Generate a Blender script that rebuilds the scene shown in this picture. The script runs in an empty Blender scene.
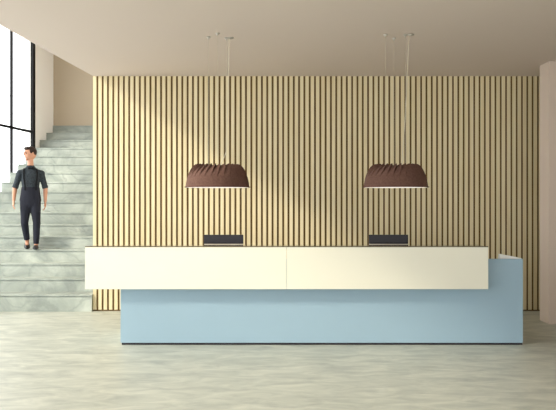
import bpy, bmesh, math, random
from mathutils import Vector, Matrix
random.seed(4)
S = bpy.context.scene
C = S.collection

# ------------------------------------------------------------------ camera
F = 650.0; EYE = 1.65; VX = 278.0; VY = 200.0
cam_d = bpy.data.cameras.new('camera'); cam = bpy.data.objects.new('camera', cam_d); C.objects.link(cam)
cam.location = (0, 0, EYE); cam.rotation_euler = (math.pi/2, 0, 0)
cam_d.sensor_width = 36; cam_d.lens = 36*F/556; cam_d.shift_y = -5/556
cam_d.clip_start = .05; cam_d.clip_end = 200
S.camera = cam

# ------------------------------------------------------------------ daylight
w = bpy.data.worlds.new('sky'); S.world = w; w.use_nodes = True
bg = w.node_tree.nodes['Background']
bg.inputs[0].default_value = (0.97, 0.985, 1.0, 1); bg.inputs[1].default_value = 3.8
sun_d = bpy.data.lights.new('sun', 'SUN'); sun = bpy.data.objects.new('sun', sun_d); C.objects.link(sun)
SUN_DIR = Vector((1, .54, -.62))
sun.rotation_euler = SUN_DIR.to_track_quat('-Z', 'Y').to_euler()
sun_d.energy = 3.8; sun_d.angle = math.radians(7); sun_d.color = (1, .90, .74)
S.view_settings.view_transform = 'Standard'; S.view_settings.look = 'None'
S.view_settings.gamma = 1; S.view_settings.use_curve_mapping = False
S.view_settings.exposure = 0.0

# ------------------------------------------------------------------ helpers
def P(px, py, D):                      # a measured direction at depth D
    return Vector(((px-VX)*D/F, D, EYE-(py-VY)*D/F))
def X(px, D): return (px-VX)*D/F
def Z(py, D): return EYE-(py-VY)*D/F

def obj(name, bm, mats, parent=None, smooth=False, kind=None):
    me = bpy.data.meshes.new(name)
    bmesh.ops.recalc_face_normals(bm, faces=bm.faces)
    bm.to_mesh(me); bm.free()
    if not isinstance(mats, (list, tuple)): mats = [mats]
    for m in mats: me.materials.append(m)
    if smooth:
        for p in me.polygons: p.use_smooth = True
    o = bpy.data.objects.new(name, me); C.objects.link(o)
    if parent: o.parent = parent
    if kind: o['kind'] = kind
    return o
def tag(o, label, cat, group=None):
    o['label'] = label; o['category'] = cat
    if group: o['group'] = group
    return o
def thing(name, label, cat, loc=(0, 0, 0), group=None):
    o = bpy.data.objects.new(name, None); C.objects.link(o); o.location = loc
    return tag(o, label, cat, group)

def box(bm, x0, x1, y0, y1, z0, z1, mat=0, bev=0):
    r = bmesh.ops.create_cube(bm, size=1)
    vs = r['verts']
    for v in vs:
        v.co = Vector((x0+(v.co.x+.5)*(x1-x0), y0+(v.co.y+.5)*(y1-y0), z0+(v.co.z+.5)*(z1-z0)))
    fs = set(f for v in vs for f in v.link_faces)
    for f in fs: f.material_index = mat
    if bev:
        es = list(set(e for v in vs for e in v.link_edges))
        bmesh.ops.bevel(bm, geom=es, offset=bev, segments=2, affect='EDGES', profile=.5)
    return vs
def prism(bm, pts, z0, z1, mat=0):
    a = [bm.verts.new((p[0], p[1], z0)) for p in pts]; b = [bm.verts.new((p[0], p[1], z1)) for p in pts]
    n = len(pts); fs = [bm.faces.new(a[::-1]), bm.faces.new(b)]
    for i in range(n): fs.append(bm.faces.new((a[i], a[(i+1) % n], b[(i+1) % n], b[i])))
    for f in fs: f.material_index = mat
def loft(bm, rings, seg=16, ref=Vector((1, 0, 0))):
    """rings: (centre, rx, ry); cross sections follow the path"""
    cs = [Vector(r[0]) for r in rings]; prev = None
    n = len(cs)
    for i in range(n):
        d = (cs[min(i+1, n-1)]-cs[max(i-1, 0)]).normalized()
        u = (ref-d*ref.dot(d)).normalized(); v = d.cross(u)
        ring = [bm.verts.new(cs[i]+u*math.cos(t)*rings[i][1]+v*math.sin(t)*rings[i][2])
                for t in [2*math.pi*k/seg for k in range(seg)]]
        if prev:
            for k in range(seg): bm.faces.new((prev[k], prev[(k+1) % seg], ring[(k+1) % seg], ring[k]))
        else: bm.faces.new(ring[::-1])
        prev = ring
    bm.faces.new(prev)
def tube(bm, pts, r, seg=8):
    ref = Vector((1, 0, 0))
    d = Vector(pts[-1])-Vector(pts[0])
    if abs(d.normalized().x) > .8: ref = Vector((0, 0, 1))
    loft(bm, [(p, r, r) for p in pts], seg, ref)
def ell(bm, c, rx, ry, rz, seg=20, rot=None):
    r = bmesh.ops.create_uvsphere(bm, u_segments=seg, v_segments=seg//2+2, radius=1)
    for v in r['verts']:
        p = Vector((v.co.x*rx, v.co.y*ry, v.co.z*rz))
        if rot: p = rot @ p
        v.co = p+Vector(c)
    return r['verts']
def lathe(bm, prof, seg=48, c=(0, 0), mat=0):
    prev = None
    for r, z in prof:
        ring = [bm.verts.new((c[0]+r*math.cos(2*math.pi*k/seg), c[1]+r*math.sin(2*math.pi*k/seg), z)) for k in range(seg)]
        if prev:
            for k in range(seg): bm.faces.new((prev[k], prev[(k+1) % seg], ring[(k+1) % seg], ring[k])).material_index = mat
        prev = ring

# ------------------------------------------------------------------ materials
def srgb(r, g, b):
    f = lambda c: (c/255)/12.92 if c <= 10 else ((c/255+.055)/1.055)**2.4
    return (f(r), f(g), f(b), 1)
def mat(name, col, rough=.6, spec=.5, metal=0, noise=None, bump=None, emit=None, coat=0):
    """noise=(scale vector, colour2, detail, low, high); bump=(scale, strength)"""
    m = bpy.data.materials.new(name); m.use_nodes = True
    nt = m.node_tree; b = nt.nodes['Principled BSDF']
    b.inputs['Base Color'].default_value = col; b.inputs['Roughness'].default_value = rough
    b.inputs['Specular IOR Level'].default_value = spec; b.inputs['Metallic'].default_value = metal
    b.inputs['Coat Weight'].default_value = coat
    tc = nt.nodes.new('ShaderNodeTexCoord')
    if noise:
        sc, c2, det, lo, hi = noise
        mp = nt.nodes.new('ShaderNodeMapping'); mp.inputs['Scale'].default_value = sc
        nt.links.new(tc.outputs['Object'], mp.inputs[0])
        n = nt.nodes.new('ShaderNodeTexNoise'); n.inputs['Scale'].default_value = 1; n.inputs['Detail'].default_value = det
        n.inputs['Distortion'].default_value = .4
        nt.links.new(mp.outputs[0], n.inputs[0])
        r = nt.nodes.new('ShaderNodeValToRGB')
        r.color_ramp.elements[0].position = lo; r.color_ramp.elements[1].position = hi
        r.color_ramp.elements[0].color = col; r.color_ramp.elements[1].color = c2
        nt.links.new(n.outputs[0], r.inputs[0]); nt.links.new(r.outputs[0], b.inputs['Base Color'])
    if bump:
        n2 = nt.nodes.new('ShaderNodeTexNoise'); n2.inputs['Scale'].default_value = bump[0]; n2.inputs['Detail'].default_value = 4
        nt.links.new(tc.outputs['Object'], n2.inputs[0])
        bp = nt.nodes.new('ShaderNodeBump'); bp.inputs['Strength'].default_value = bump[1]; bp.inputs['Distance'].default_value = .01
        nt.links.new(n2.outputs[0], bp.inputs['Height']); nt.links.new(bp.outputs[0], b.inputs['Normal'])
    if emit:
        b.inputs['Emission Color'].default_value = emit[0]; b.inputs['Emission Strength'].default_value = emit[1]
    return m
def glass_mat():
    m = bpy.data.materials.new('clear_glass'); m.use_nodes = True; nt = m.node_tree
    for n in list(nt.nodes):
        if n.type != 'OUTPUT_MATERIAL': nt.nodes.remove(n)
    out = [n for n in nt.nodes if n.type == 'OUTPUT_MATERIAL'][0]
    t = nt.nodes.new('ShaderNodeBsdfTransparent'); t.inputs[0].default_value = (.96, .97, .97, 1)
    g = nt.nodes.new('ShaderNodeBsdfGlossy'); g.inputs['Roughness'].default_value = .02
    mx = nt.nodes.new('ShaderNodeMixShader'); mx.inputs[0].default_value = .02
    nt.links.new(t.outputs[0], mx.inputs[1]); nt.links.new(g.outputs[0], mx.inputs[2]); nt.links.new(mx.outputs[0], out.inputs[0])
    return m
def concrete(name, dark, mid, light, scale, rough, stretch=(1, 1, 1), spec=.4, veins=0.0):
    m = bpy.data.materials.new(name); m.use_nodes = True; nt = m.node_tree; b = nt.nodes['Principled BSDF']
    b.inputs['Roughness'].default_value = rough; b.inputs['Specular IOR Level'].default_value = spec
    tc = nt.nodes.new('ShaderNodeTexCoord'); mp = nt.nodes.new('ShaderNodeMapping'); mp.inputs['Scale'].default_value = stretch
    nt.links.new(tc.outputs['Object'], mp.inputs[0])
    n = nt.nodes.new('ShaderNodeTexNoise'); n.inputs['Scale'].default_value = scale; n.inputs['Detail'].default_value = 9
    n.inputs['Roughness'].default_value = .62; n.inputs['Distortion'].default_value = .7
    nt.links.new(mp.outputs[0], n.inputs[0])
    r = nt.nodes.new('ShaderNodeValToRGB'); cr = r.color_ramp
    cr.elements[0].position = .30; cr.elements[0].color = dark
    cr.elements[1].position = .72; cr.elements[1].color = light
    e = cr.elements.new(.5); e.color = mid
    nt.links.new(n.outputs[0], r.inputs[0]); last = r.outputs[0]
    if veins:
        n2 = nt.nodes.new('ShaderNodeTexNoise'); n2.inputs['Scale'].default_value = scale*.5; n2.inputs['Detail'].default_value = 5
        n2.inputs['Distortion'].default_value = 1.5
        nt.links.new(mp.outputs[0], n2.inputs[0])
        r2 = nt.nodes.new('ShaderNodeValToRGB'); c2 = r2.color_ramp
        c2.elements[0].position = .47; c2.elements[0].color = (0, 0, 0, 1)
        c2.elements[1].position = .53; c2.elements[1].color = (0, 0, 0, 1)
        q = c2.elements.new(.5); q.color = (veins, veins, veins, 1)
        nt.links.new(n2.outputs[0], r2.inputs[0])
        mx = nt.nodes.new('ShaderNodeMix'); mx.data_type = 'RGBA'
        nt.links.new(r2.outputs[0], mx.inputs[0]); nt.links.new(last, mx.inputs[6]); mx.inputs[7].default_value = dark
        last = mx.outputs[2]
    nt.links.new(last, b.inputs['Base Color'])
    n3 = nt.nodes.new('ShaderNodeTexNoise'); n3.inputs['Scale'].default_value = 30; n3.inputs['Detail'].default_value = 4
    nt.links.new(tc.outputs['Object'], n3.inputs[0])
    bp = nt.nodes.new('ShaderNodeBump'); bp.inputs['Strength'].default_value = .08; bp.inputs['Distance'].default_value = .01
    nt.links.new(n3.outputs[0], bp.inputs['Height']); nt.links.new(bp.outputs[0], b.inputs['Normal'])
    return m

M_floor = concrete('polished_concrete', srgb(160, 164, 156), srgb(182, 185, 174), srgb(204, 205, 192), 2.6, .42, (1, 2.6, 1), .35)
M_stair = concrete('pale_stone', srgb(134, 142, 136), srgb(160, 167, 159), srgb(192, 198, 188), 1.5, .5, (1, 1, 1.3), .35, .5)
M_ceil = mat('ceiling_plaster', srgb(214, 201, 192), .9, .1, bump=(8, .05))
M_taupe = mat('taupe_plaster', srgb(182, 168, 148), .9, .1, bump=(8, .05))
M_white = mat('white_plaster', srgb(250, 248, 246), .85, .1)
M_col = mat('column_plaster', srgb(208, 192, 178), .8, .2)
M_slat = mat('oak_slat', srgb(222, 206, 164), .55, .3, noise=((30, 30, .8), srgb(231, 218, 181), 3, .35, .65))
M_back = mat('dark_felt', srgb(112, 90, 58), .95, .05)
M_frame = mat('black_metal', srgb(14, 14, 16), .6, .2)
M_glass = glass_mat()
M_cream = mat('cream_laminate', srgb(228, 225, 208), .45, .4)
M_blue = mat('blue_laminate', srgb(150, 176, 192), .4, .4)
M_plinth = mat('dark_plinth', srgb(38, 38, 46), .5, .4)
M_ledge = mat('ledge_glass', srgb(150, 140, 110), .08, .6, coat=.3)
M_edge = mat('ledge_edge', srgb(92, 82, 58), .4, .4)
M_top = mat('white_worktop', srgb(232, 234, 230), .4, .4)
M_paper = mat('white_paper', srgb(245, 245, 240), .7, .2)
M_shade = mat('mauve_felt', srgb(104, 77, 66), .85, .2, noise=((60, 60, 60), srgb(96, 69, 60), 2, .4, .6))
M_rim = mat('pale_rim', srgb(225, 212, 204), .5, .4)
M_diff = mat('lamp_diffuser', srgb(240, 232, 224), .6, .3, emit=((1, .92, .84, 1), .7))
M_wire = mat('steel_wire', srgb(196, 188, 170), .4, .5, .4)
M_cable = mat('pale_cable', srgb(216, 208, 186), .6, .3)
M_mount = mat('brushed_mount', srgb(190, 184, 176), .35, .5, .5)
M_screen = mat('dark_plastic', srgb(30, 26, 33), .4, .4)
M_gap = mat('pale_gap_strip', srgb(212, 204, 186), .4, .5)  # colour stands in for the bright wall below the monitors
M_skin = mat('skin', srgb(192, 142, 116), .5, .35)
M_shirt = mat('slate_shirt', srgb(62, 69, 75), .9, .2, noise=((90, 90, 90), srgb(42, 48, 54), 2, .4, .6))
M_trs = mat('charcoal_cloth', srgb(38, 40, 50), .9, .2)
M_black = mat('black_leather', srgb(16, 16, 18), .4, .5)
M_strap = mat('black_webbing', srgb(20, 21, 25), .8, .2)
M_hair = mat('dark_brown_hair', srgb(30, 20, 17), .6, .3, noise=((120, 120, 30), srgb(48, 32, 26), 2, .4, .6))
M_eye = mat('eye', srgb(60, 44, 36), .2, .6)

# ------------------------------------------------------------------ setting
DW = 9.66                                    # slatted wall
HC = 1.65+124*DW/F                           # ceiling 3.49
WX0 = X(93, DW)                              # left end of the slatted wall
HT = 5.7                                    # height of the stair hall
YB = 14.66                                   # wall at the head of the stairs
YF = -5.0                                    # wall behind the camera
XR = 6.2
def lx(y): return -5.269+.103*(y-12.68)      # inner face of the glazed left wall
EDGE = X(0, 6.84)

bm = bmesh.new()
prism(bm, [(lx(YF)-.3, YF-.2), (XR+.2, YF-.2), (XR+.2, YB+.2), (lx(YB)-.3, YB+.2)], -.1, 0)
obj('floor', bm, M_floor, kind='structure')

bm = bmesh.new()                             # room ceiling ends at the open stair hall
k = (WX0-EDGE)/(DW-6.84)
prism(bm, [(EDGE-k*(6.84-YF), YF), (XR+.2, YF), (XR+.2, YB), (WX0, YB), (WX0, DW)], HC, HC+.3)
obj('ceiling', bm, M_ceil, kind='structure')
bm = bmesh.new()
prism(bm, [(lx(YF)-.3, YF-.2), (XR+.2, YF-.2), (XR+.2, YB+.2), (lx(YB)-.3, YB+.2)], HT, HT+.15)
obj('ceiling_stair_hall', bm, M_taupe, kind='structure')

bm = bmesh.new()                             # slatted wall: dark backing and 86 upright slats
box(bm, WX0, XR, DW+.014, DW+.16, 0, HC+.001, 1)
pitch = 5.31*DW/F; sw = pitch*.63
nsl = int((XR-WX0)/pitch)
for i in range(nsl):
    x0 = WX0+i*pitch
    box(bm, x0, x0+sw, DW, DW+.0145, .02, HC-.001, 0)
obj('wall_back', bm, [M_slat, M_back], kind='structure')

bm = bmesh.new(); box(bm, WX0, WX0+.12, DW+.161, YB, 0, HT); obj('wall_stair', bm, mat('pale_plaster', srgb(216, 207, 196), .9, .1), kind='structure')
bm = bmesh.new(); box(bm, lx(YB)-.3, WX0+.12, YB, YB+.15, 0, HT); obj('wall_landing', bm, M_taupe, kind='structure')
bm = bmesh.new(); box(bm, XR, XR+.15, YF, DW+.16, 0, HC); obj('wall_right', bm, M_taupe, kind='structure')

def along(bm, y0, y1, z0, z1, inn, out):     # a box lying on the slanting left wall
    prism(bm, [(lx(y0)+inn, y0), (lx(y1)+inn, y1), (lx(y1)-out, y1), (lx(y0)-out, y0)], z0, z1)
YG = 13.72                                   # glazing runs from here to the front
bm = bmesh.new(); along(bm, YG, YB, 0, HT, 0, .2); obj('wall_left', bm, M_white, kind='structure')
bm = bmesh.new()
along(bm, YG-.09, YG, 0, HT, .04, .02)
y = 12.80
while y > YF+.2:
    along(bm, y-.022, y+.022, 0, HT, .028, .012); y -= .88
for z in (0.02, 1.0, 3.08, 5.17): along(bm, YF, YG-.05, z-.025, z+.025, .015, .010)
win = obj('window_1', bm, M_frame, kind='structure')
bm = bmesh.new(); along(bm, YF, YG, 0, HT, .002, .002); obj('window_pane', bm, M_glass, win, kind='structure')

# glazed front of the lobby, behind the camera
bm = bmesh.new()
xx = lx(YF)
while xx < XR-.02:
    box(bm, xx, xx+.05, YF-.1, YF, 0, HC); xx += 1.05
for z in (.02, 2.4): box(bm, lx(YF), XR, YF-.1, YF, z-.02, z+.03)
win2 = obj('window_2', bm, M_frame, kind='structure')
bm = bmesh.new(); box(bm, lx(YF), XR, YF-.06, YF-.05, 0, HC); obj('window_pane', bm, M_glass, win2, kind='structure')

bm = bmesh.new()                             # square column at the right
box(bm, X(549, 8.62), X(549, 8.62)+.55, 8.62, 8.93, 0, HC, 0, .004)
obj('column', bm, M_col, kind='structure')

# ------------------------------------------------------------------ stairs
YN = {1: 294.8, 2: 278.8, 3: 263.6, 4: 249.7, 5: 236.6, 6: 224.6, 7: 212.5, 8: 201.7, 9: 191.6, 10: 182, 11: 172.7,
      12: 164, 13: 156, 14: 148, 15: 140.1, 16: 132.8, 17: 125.6}
TR = .313; D1 = 9.61
def nose(k): return D1+TR*(k-1)
def hk(k): return 0 if k == 0 else Z(YN[k], nose(k))
st = thing('staircase', 'wide pale stone staircase climbing beside the tall glazing at left', 'stairs', (-3.9, D1, 0))
XS = WX0-.004
for k in range(1, 18):
    y0 = nose(k); y1 = nose(k+1)+.02 if k < 17 else YB-.004
    bm = bmesh.new(); h = hk(k)
    def slab(ya, yb, za, zb, e=0):
        prism(bm, [(lx(ya)+.002, ya), (XS, ya), (XS, yb), (lx(yb)+.002, yb)], za, zb)
    slab(y0, y1, h-.020, h)                  # tread over a shadow gap and the riser
    slab(y0+.022, y1, h-.036, h-.020)
    slab(y0+.002, y1, hk(k-1)-(.0 if k == 1 else .004), h-.036)
    for v in bm.verts: v.co -= Vector(st.location)
    obj('step', bm, M_stair, st)

# ------------------------------------------------------------------ reception counter
DB = 1.65*F/145.0                            # blue front
DP = DB-.16                                  # face of the cream fascia
bx0, bx1 = X(120.5, DB), X(523, DB)
hb0, hb1 = Z(342.8, DB), Z(259, DB)
px0, px1, pxm = X(85, DP), X(488.3, DP), X(286.5, DP)
pz0, pz1 = Z(289.2, DP), Z(247.2, DP)
desk = thing('reception_counter', 'long blue reception counter with a cream fascia hung along its front', 'reception desk', (bx0, DB, 0))
def dobj(name, bm, m, smooth=False, parent=None):
    off = Vector(desk.location)
    for v in bm.verts: v.co -= off
    return obj(name, bm, m, parent or desk, smooth)
TB = .75
bm = bmesh.new()
box(bm, bx0, bx1, DB, DB+.03, hb0, hb1, 0, .002)
box(bm, bx0, bx0+.03, DB+.03, DB+TB, hb0, hb1-.13, 0, .002)
box(bm, bx1-.03, bx1, DB+.03, DB+TB, hb0, hb1-.03, 0, .002)
dobj('body_panel', bm, M_blue)
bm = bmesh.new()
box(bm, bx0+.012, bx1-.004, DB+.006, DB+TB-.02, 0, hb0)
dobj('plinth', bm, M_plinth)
bm = bmesh.new(); box(bm, px0, pxm-.0015, DP, DP+.022, pz0, pz1, 0, .0015); a = dobj('fascia_panel', bm, M_cream)
bm = bmesh.new(); box(bm, pxm+.0015, px1, DP, DP+.022, pz0, pz1, 0, .0015); dobj('fascia_panel', bm, M_cream)
bm = bmesh.new()                             # shelf behind the fascia with a dark front edge
box(bm, px0+.004, px1-.004, DP+.022, DP+.34, pz1-.028, pz1+.004)
dobj('ledge', bm, M_ledge)
bm = bmesh.new(); box(bm, px0, px1, DP, DP+.03, pz1+.0005, pz1+.010); dobj('ledge_trim', bm, M_edge)
for x in (bx0+.2, (bx0+bx1)/2, px1-.3):      # brackets carrying the fascia
    bm = bmesh.new()
    box(bm, x, x+.03, DP+.022, DB+.001, pz0+.08, hb1-.02)
    box(bm, x, x+.03, DB-.001, DB+.12, hb1-.02, pz1-.03)
    dobj('bracket', bm, M_plinth)
bm = bmesh.new(); box(bm, bx0+.03, bx1-.03, DB+.03, DB+TB, .71, .74); dobj('worktop', bm, M_top)
bm = bmesh.new(); box(bm, bx1-.36, bx1-.03, DB+.03, DB+.24, hb1-.13, hb1-.10, 0, .002); dobj('end_shelf', bm, M_blue)

# folded white card standing on the end shelf, its top sloping down to the right
zc = hb1-.10+.0005; yc = DB+.05
xa, xb = X(501, yc), X(521.5, yc); za = Z(254.2, yc)
bm = bmesh.new()
for dy, ey in ((0, .045), (.13, .085)):      # two leaves leaning together at the fold
    f = [(xa, dy, 0), (xb, dy, 0), (xb, dy, .104), (xa, ey, za-zc)]
    vs = [bm.verts.new((p[0]-xa, p[1], p[2])) for p in f]; v2 = [bm.verts.new((p[0]-xa, p[1]+.002, p[2])) for p in f]
    bm.faces.new(vs); bm.faces.new(v2[::-1])
    for i in range(4): bm.faces.new((vs[i], vs[(i+1) % 4], v2[(i+1) % 4], v2[i]))
card = obj('folded_card', bm, M_paper); card.location = (xa, yc, zc)
tag(card, 'small white folded card with a sloping top standing on the right end of the counter', 'card')

# ------------------------------------------------------------------ monitors on the worktop
def monitor(pxa, pxb, label):
    D = 7.80
    xa, xb = X(pxa, D), X(pxb, D); cx = (xa+xb)/2; hw = (xb-xa)/2
    t = thing('monitor', label, 'monitor', (cx, D, .74), 'monitors behind the counter')
    zt = Z(234.8, D)-.74; zm = Z(243.9, D)-.74
    bm = bmesh.new(); box(bm, -hw, hw, 0, .035, zm, zt, 0, .006); obj('housing', bm, M_screen, t)
    bm = bmesh.new(); box(bm, -hw+.01, hw-.01, .0355, .037, zm-.10, zt-.012); obj('screen', bm, M_black, t)
    bm = bmesh.new(); box(bm, -hw+.004, hw-.004, .002, .035, zm-.13, zm-.0005, 0, .003); c = obj('gap_strip', bm, M_gap, t); c['label'] = 'pale strip added for the bright gap under the monitor'  # pale strip added to imitate bright wall showing under the housing
    bm = bmesh.new(); box(bm, -.03, .03, -.02, .002, .012, zm-.02, 0, .004); obj('stand', bm, M_screen, t)
    bm = bmesh.new(); box(bm, -.12, .12, -.07, .11, 0, .012, 0, .004); obj('base', bm, M_screen, t)
monitor(203.7, 243.3, 'dark monitor above the counter ledge, the left one, below the left pendant')
monitor(369, 408.3, 'dark monitor above the counter ledge, the right one, below the right pendant')

# ------------------------------------------------------------------ pendant lamps
def pendant(cpx, anchors, cable_anchor, cable_px, label, ph):
    D = 7.28; cx = X(cpx, D); z0 = Z(187.6, D); zt = Z(165.2, D); H = zt-z0
    t = thing('pendant_lamp', label, 'pendant lamp', (cx, D, z0), 'pendant lamps over the counter')
    R = 32.3*D/F
    prof = [(1.0, 0), (.985, .05), (.972, .16), (.955, .30), (.932, .45), (.898, .60), (.852, .75), (.805, .86), (.75, .94), (.70, .99), (.65, 1.0), (.58, .96)]
    NP = 30; seg = NP*8
    bm = bmesh.new(); outer = []; inner = []
    for (fr, fz) in prof:
        amp = max(0, (fz-.45)/.55)**1.3
        ro, ri = [], []
        for s in range(seg):
            th = 2*math.pi*s/seg
            u = (s % 8)/8.0                       # each pleat folds over the next
            saw = (u-.5)
            r = R*fr*(1-.13*amp*(.5-saw)) ; z = H*fz+.026*amp*(saw)
            tw = th+ph+.14*amp
            ro.append(bm.verts.new((r*math.cos(tw), r*math.sin(tw), z)))
            ri.append(bm.verts.new(((r-.005)*math.cos(tw), (r-.005)*math.sin(tw), z-.003*fz)))
        outer.append(ro); inner.append(ri)
    for L in (outer, inner):
        for i in range(len(L)-1):
            for s in range(seg): bm.faces.new((L[i][s], L[i][(s+1) % seg], L[i+1][(s+1) % seg], L[i+1][s]))
    for s in range(seg):
        for i in (0, -1): bm.faces.new((outer[i][s], outer[i][(s+1) % seg], inner[i][(s+1) % seg], inner[i][s]))
    obj('shade', bm, M_shade, t)
    bm = bmesh.new(); lathe(bm, [(R*1.02, .010), (R*1.02, .003), (R*.97, .000), (R*.97, .010), (R*1.02, .010)], 96); obj('rim', bm, M_shade, t, True)
    bm = bmesh.new(); lathe(bm, [(.001, .001), (R*.965, .001), (R*.965, .016), (.001, .016)], 64); obj('diffuser', bm, M_diff, t)
    bm = bmesh.new(); lathe(bm, [(.001, H*.78), (R*.42, H*.78), (R*.55, H*.90), (R*.42, H*.84), (.001, H*.84)], 48); obj('top_plate', bm, M_plinth, t)
    up = HC-z0
    for (ax, ay) in anchors:
        DA = (HC-EYE)*F/(VY-ay); wx = X(ax, DA)-cx; wy = DA-D
        bm = bmesh.new(); lathe(bm, [(.001, up), (.022, up), (.022, up-.012), (.006, up-.02), (.006, up-.035), (.001, up-.035)], 20, (wx, wy))
        obj('ceiling_mount', bm, M_mount, t, True)
        bm = bmesh.new(); tube(bm, [(wx*1.0, wy*1.0, up-.03), (wx*1.0, wy*1.0, H*.84)], .0013, 6); obj('suspension_wire', bm, M_wire, t)
    ax, ay = cable_anchor; DA = (HC-EYE)*F/(VY-ay)
    wx = X(ax, DA)-cx; wy = DA-D
    bm = bmesh.new(); lathe(bm, [(.001, up), (.035, up), (.035, up-.012), (.008, up-.02), (.001, up-.02)], 24, (wx+.02, wy)); obj('canopy', bm, M_mount, t, True)
    pts = []
    for (qx, qy) in cable_px:
        f = (qy-cable_px[0][1])/(cable_px[-1][1]-cable_px[0][1]); d = DA*(1-f)+D*f
        pts.append((X(qx, d)-cx, d-D, min(Z(qy, d)-z0, up-.018)))
    fine = []
    for i in range(len(pts)-1):
        for j in range(4): fine.append(Vector(pts[i]).lerp(Vector(pts[i+1]), j/4))
    fine.append(Vector(pts[-1]))
    bm = bmesh.new(); tube(bm, fine, .0035, 8); obj('power_cable', bm, M_cable, t, True)
pendant(217.6, [(208.6, 36.8), (217.7, 33), (226.5, 37.6)], (229, 37.6),
        [(229, 37.5), (228.6, 70), (227.6, 110), (226.6, 140), (226, 152), (224, 158), (221.8, 162), (220.3, 166), (219.5, 170)],
        'left of the two brown pleated pendant lamps, nearer the staircase', 0.0)
pendant(395.6, [(385.5, 34.4), (394, 38), (405.5, 34.4)], (409, 34.3),
        [(409, 34.2), (408, 60), (406.5, 95), (404.6, 125), (403.4, 145), (402.2, 153), (403.4, 158), (402.2, 162), (401.5, 166), (401, 170)],
        'right of the two brown pleated pendant lamps, nearer the column', .07)

# ------------------------------------------------------------------ man on the stairs
def finish(name, bm, m, parent=None, voxel=.006, smooth=4, loc=(0, 0, 0)):
    o = obj(name, bm, m, None)
    md = o.modifiers.new('r', 'REMESH'); md.mode = 'VOXEL'; md.voxel_size = voxel
    if smooth:
        s2 = o.modifiers.new('s', 'SMOOTH'); s2.iterations = smooth; s2.factor = .5
    dg = bpy.context.evaluated_depsgraph_get(); dg.update()
    me = bpy.data.meshes.new_from_object(o.evaluated_get(dg))
    o.modifiers.clear(); old = o.data; o.data = me; bpy.data.meshes.remove(old)
    for p in me.polygons: p.use_smooth = True
    o.parent = parent; o.location = loc
    return o

PD = nose(4)+.12; K = F/PD
RX = 30.5
H4 = hk(4)
def q(px, py, y=0): return Vector(((px-RX)/K, y, (Z(py, PD)-H4)))
HEADC = q(30.2, 153.8, -.01)
HR = Matrix.Rotation(math.radians(-62), 3, 'Z') @ Matrix.Rotation(math.radians(6), 3, 'X')
def hp(x, y, z): return HEADC+HR @ Vector((x, y, z))*1.06

# foot of the far (lifted) leg and of the leading leg
AL = q(27.4, 241.5, .10); AR = q(35.8, 245.2, -.05)       # ankles
KL = q(25.0, 223, -.02); KR = q(36.3, 223, -.06)          # knees
HL = q(26.3, 202, .0); HRR = q(34.6, 202, .0)             # hips
SL = q(20.6, 173.4, 0); SR = q(40.6, 173.4, 0)            # shoulders
EL = q(16.0, 188.5, .03); ER = q(44.6, 188.5, .03)        # elbows
WL = q(15.0, 200.5, -.03); WR = q(44.4, 201.5, .0)        # wrists

def leg_pts(H, Kn, A, grow=0, end=1.0):
    g = grow
    L = [(H+Vector((0, 0, .03)), .083+g, .09+g), (H.lerp(Kn, .3), .074+g, .08+g), (H.lerp(Kn, .7), .057+g, .063+g), (Kn, .048+g, .055+g),
         (Kn.lerp(A, .3)+Vector((0, .012, 0)), .044+g, .054+g), (Kn.lerp(A, .7), .038+g, .041+g), (Kn.lerp(A, end), .033+g, .036+g)]
    return L
def arm_pts(Sh, E, W, g=0):
    return [(Sh, .048+g, .05+g), (Sh.lerp(E, .4), .043+g, .045+g), (E, .037+g, .038+g), (E.lerp(W, .3), .036+g, .036+g), (E.lerp(W, .7), .029+g, .027+g), (W, .025+g, .021+g)]

bm = bmesh.new()
# torso
cx = q(30.6, 180).x
loft(bm, [(q(30.5, 206), .12, .08), (q(30.5, 200), .155, .10), (q(30.5, 193), .132, .092), (q(30.6, 187), .118, .085), (q(30.6, 180), .13, .095),
          (q(30.6, 174), .14, .10), (q(30.6, 170), .10, .075), (q(30.6, 168), .06, .055)], 20)
loft(bm, [(q(30.6, 170, .005), .07, .06), (q(30.6, 167, .003), .05, .052), (q(30.5, 163, 0), .047, .05), (q(30.4, 158, 0), .047, .05)], 16)
loft(bm, [(SL+Vector((.09, 0, -.01)), .04, .04), (SL, .04, .04)], 14, Vector((0, 0, 1)))
loft(bm, [(SR-Vector((.09, 0, .01)), .04, .04), (SR, .04, .04)], 14, Vector((0, 0, 1)))
ell(bm, SL, .045, .045, .045); ell(bm, SR, .045, .045, .045)
loft(bm, arm_pts(SL, EL, WL)); loft(bm, arm_pts(SR, ER, WR))
loft(bm, leg_pts(HL, KL, AL)); loft(bm, leg_pts(HRR, KR, AR))
for A, toe, dz in ((AL, (.0, -.14, -.075), .0), (AR, (-.01, -.15, -.06), 0)):
    loft(bm, [(A+Vector((0, .02, .01)), .030, .033), (A+Vector((0, .01, -.03)), .028, .034), (A+Vector((toe[0]*.5, toe[1]*.5, -.042)), .028, .014), (A+Vector((toe[0]*.8, toe[1]*.8, -.052)), .024, .008)], 14)
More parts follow.
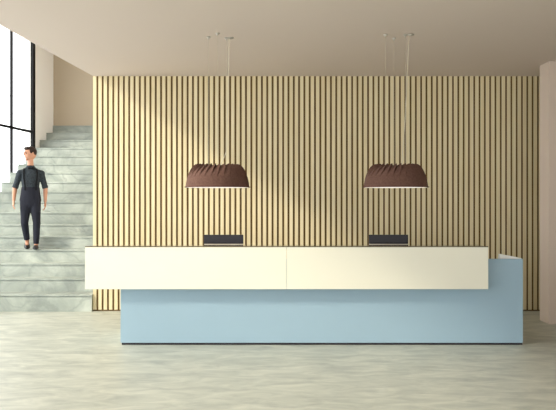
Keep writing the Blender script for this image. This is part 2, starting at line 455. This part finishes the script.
# head: skull, jaw, brow, nose, lips, ears
vs = ell(bm, (0, 0, 0), .072, .092, .10, 28)
for v in vs:
    p = v.co
    if p.y < 0 and p.z < 0:
        t = min(1, -p.z/.10); p.x *= 1-.22*t; p.y *= 1-.06*t; p.z *= 1.10
    if p.y < -.05 and .0 < p.z < .028: p.y += .010
    v.co = hp(p.x, p.y, p.z)
def hell(c, r, seg=12):
    for v in ell(bm, (0, 0, 0), *r, seg): v.co = hp(v.co.x+c[0], v.co.y+c[1], v.co.z+c[2])
hell((0, -.086, .032), (.045, .010, .008)); hell((0, -.098, -.012), (.011, .017, .012)); hell((0, -.092, .006), (.0075, .013, .026))
hell((0, -.080, -.044), (.020, .012, .0055)); hell((0, -.079, -.053), (.017, .012, .0055)); hell((0, -.070, -.088), (.022, .018, .016))
hell((.034, -.066, -.010), (.018, .014, .014)); hell((-.034, -.066, -.010), (.018, .014, .014))
for s in (-1, 1): hell((s*.074, .008, -.004), (.008, .018, .030))
# hands: palm, four fingers and a thumb
for W, E, side in ((WL, EL, 1), (WR, ER, -1)):
    d = (W-E).normalized(); fwd = Vector((0, -1, 0)); fwd = (fwd-d*fwd.dot(d)).normalized(); out = Vector((side, 0, 0))
    pal = W+d*.085
    loft(bm, [(W-d*.01, .022, .021), (W+d*.02, .017, .032), (W+d*.055, .017, .040), (pal, .014, .038)], 12)
    for i, (ln, r) in enumerate(((.070, .0085), (.078, .009), (.072, .0085), (.056, .0075))):
        b = pal-d*.012+fwd*(.029-.0193*i)
        p1 = b+d*ln*.45+out*.004; p2 = b+d*ln*.78+out*.018; p3 = b+d*ln+out*.034
        loft(bm, [(b, r, r), (p1, r, r), (p2, r*.9, r*.9), (p3, r*.7, r*.7)], 8)
    tb = W+d*.022+fwd*.026
    loft(bm, [(tb, .012, .012), (tb+d*.03+fwd*.020+out*.008, .0105, .0105), (tb+d*.062+fwd*.024+out*.014, .0085, .0085)], 8)
root = Vector((X(RX, PD), PD, H4))
man = finish('person', bm, M_skin, None, .005, 2, root)
man.rotation_euler.z = .36
tag(man, 'man in slate shirt and black suspenders walking down the stairs, looking to the side', 'person')

bm = bmesh.new()                             # shirt with sleeves rolled to the elbow
loft(bm, [(q(30.5, 192), .134, .100), (q(30.6, 187), .134, .100), (q(30.6, 180), .146, .110), (q(30.6, 174), .152, .115), (q(30.6, 171), .128, .10), (q(30.6, 168.6), .095, .08),
          (q(30.6, 166.4), .062, .065)], 24)
loft(bm, [(q(30.6, 169, -.004), .068, .066), (q(30.6, 165.4, -.008), .060, .064)], 18)
for Sh, E, s in ((SL, EL, 1), (SR, ER, -1)):
    loft(bm, [(Sh+Vector((s*.11, 0, .040)), .046, .066), (Sh+Vector((s*.02, 0, .0)), .060, .064)], 14, Vector((0, 0, 1)))
    ell(bm, Sh-Vector((0, 0, .004)), .060, .064, .060)
    loft(bm, [(Sh-Vector((0, 0, .012)), .056, .060), (Sh.lerp(E, .5), .048, .052), (Sh.lerp(E, .95), .043, .047)], 16)
    loft(bm, [(Sh.lerp(E, .82), .049, .052), (Sh.lerp(E, .97), .048, .051)], 16)       # rolled cuff
# creases
for v in bm.verts: pass
finish('shirt', bm, M_shirt, man, .006, 2)

bm = bmesh.new()
loft(bm, [(q(30.5, 208), .09, .09), (q(30.5, 204), .155, .108), (q(30.5, 200), .168, .115), (q(30.5, 193), .150, .110), (q(30.6, 187.2), .140, .106)], 24)
loft(bm, leg_pts(HL, KL, AL, .012, .90)); loft(bm, leg_pts(HRR, KR, AR, .012, .93))
finish('trousers', bm, M_trs, man, .006, 3)

def shoe(A, toe, sole):
    bm = bmesh.new()
    z = sole
    heel = Vector((A.x, A.y+.05, z)); tip = Vector((A.x+toe[0], A.y+toe[1], z+toe[2]))
    loft(bm, [(heel+Vector((0, .012, .03)), .026, .022), (heel.lerp(tip, .12)+Vector((0, 0, .036)), .040, .036), (heel.lerp(tip, .35)+Vector((0, 0, .034)), .043, .034),
              (heel.lerp(tip, .65)+Vector((0, 0, .026)), .049, .026), (heel.lerp(tip, .88)+Vector((0, 0, .020)), .044, .020), (tip+Vector((0, 0, .015)), .024, .013)], 16)
    return bm
finish('shoe', shoe(AR, (-.015, -.20, 0), .002), M_black, man, .005, 1)
finish('shoe', shoe(AL, (0, -.19, -.035), .038), M_black, man, .005, 1)

def strip(bm, pts, wd, th):                  # a flat band through the points
    for i in range(len(pts)-1):
        a, b = Vector(pts[i]), Vector(pts[i+1])
        d = (b-a).normalized(); n = Vector((0, -1, 0)); s = d.cross(n).normalized()*wd/2; n = s.cross(d).normalized()*th
        vs = [bm.verts.new(p) for p in (a-s-n, a+s-n, a+s+n, a-s+n, b-s-n, b+s-n, b+s+n, b-s+n)]
        for f in ((0, 1, 2, 3), (7, 6, 5, 4), (0, 4, 5, 1), (1, 5, 6, 2), (2, 6, 7, 3), (3, 7, 4, 0)): bm.faces.new([vs[i] for i in f])
for s, xs in ((-1, (24.6, 24.4, 25.2, 25.6)), (1, (36.4, 36.8, 36.0, 35.6))):
    bm = bmesh.new()
    f = [q(xs[0], 168.6, -.04), q(xs[0], 169.6, -.085), q(xs[1], 173, -.106), q(xs[1], 178, -.112), q(xs[2], 183, -.112), q(xs[3], 188, -.112), q(xs[3], 190.5, -.113)]
    strip(bm, f, .026, .003)
    g = [q(xs[0], 168.6, -.04), q(xs[0], 168.4, .04), q(xs[1], 172, .104), q(xs[2], 180, .112), q(xs[3], 189, .112)]
    strip(bm, g, .026, .003)
    obj('suspender', bm, M_strap, man)
bm = bmesh.new()                             # bow tie
for s in (-1, 1):
    loft(bm, [(q(30.4, 168.6, -.083), .008, .007), (q(30.4+s*1.4, 168.6, -.082), .018, .008), (q(30.4+s*2.6, 168.7, -.080), .022, .006)], 10, Vector((0, 0, 1)))
ell(bm, q(30.4, 168.6, -.086), .010, .008, .011, 10)
obj('bow_tie', bm, M_strap, man, True)
bm = bmesh.new()
for s in (-1, 1):
    strip(bm, [q(30.4, 167.6, -.078), q(30.4+s*2.2, 169.6, -.086)], .03, .003)
obj('collar', bm, M_shirt, man)

bm = bmesh.new()                             # hair, short at the sides, longer on top
def h2(c, r, seg=20):
    for v in ell(bm, (0, 0, 0), *r, seg): v.co = hp(v.co.x+c[0], v.co.y+c[1], v.co.z+c[2])
h2((0, .022, .028), (.078, .086, .088)); h2((0, -.030, .082), (.062, .060, .030)); h2((.012, -.062, .085), (.046, .030, .022))
for s in (-1, 1): h2((s*.064, -.004, .028), (.013, .032, .034), 12)
finish('hair', bm, M_hair, man, .005, 1)
for s in (-1, 1):
    bm = bmesh.new()
    for v in ell(bm, (0, 0, 0), .012, .010, .006, 12): v.co = hp(v.co.x+s*.030, v.co.y-.082, v.co.z+.012)
    obj('eye', bm, M_eye, man, True)
    bm = bmesh.new()
    for v in ell(bm, (0, 0, 0), .017, .006, .0035, 12): v.co = hp(v.co.x+s*.030, v.co.y-.092, v.co.z+.034)
    obj('eyebrow', bm, M_hair, man, True)
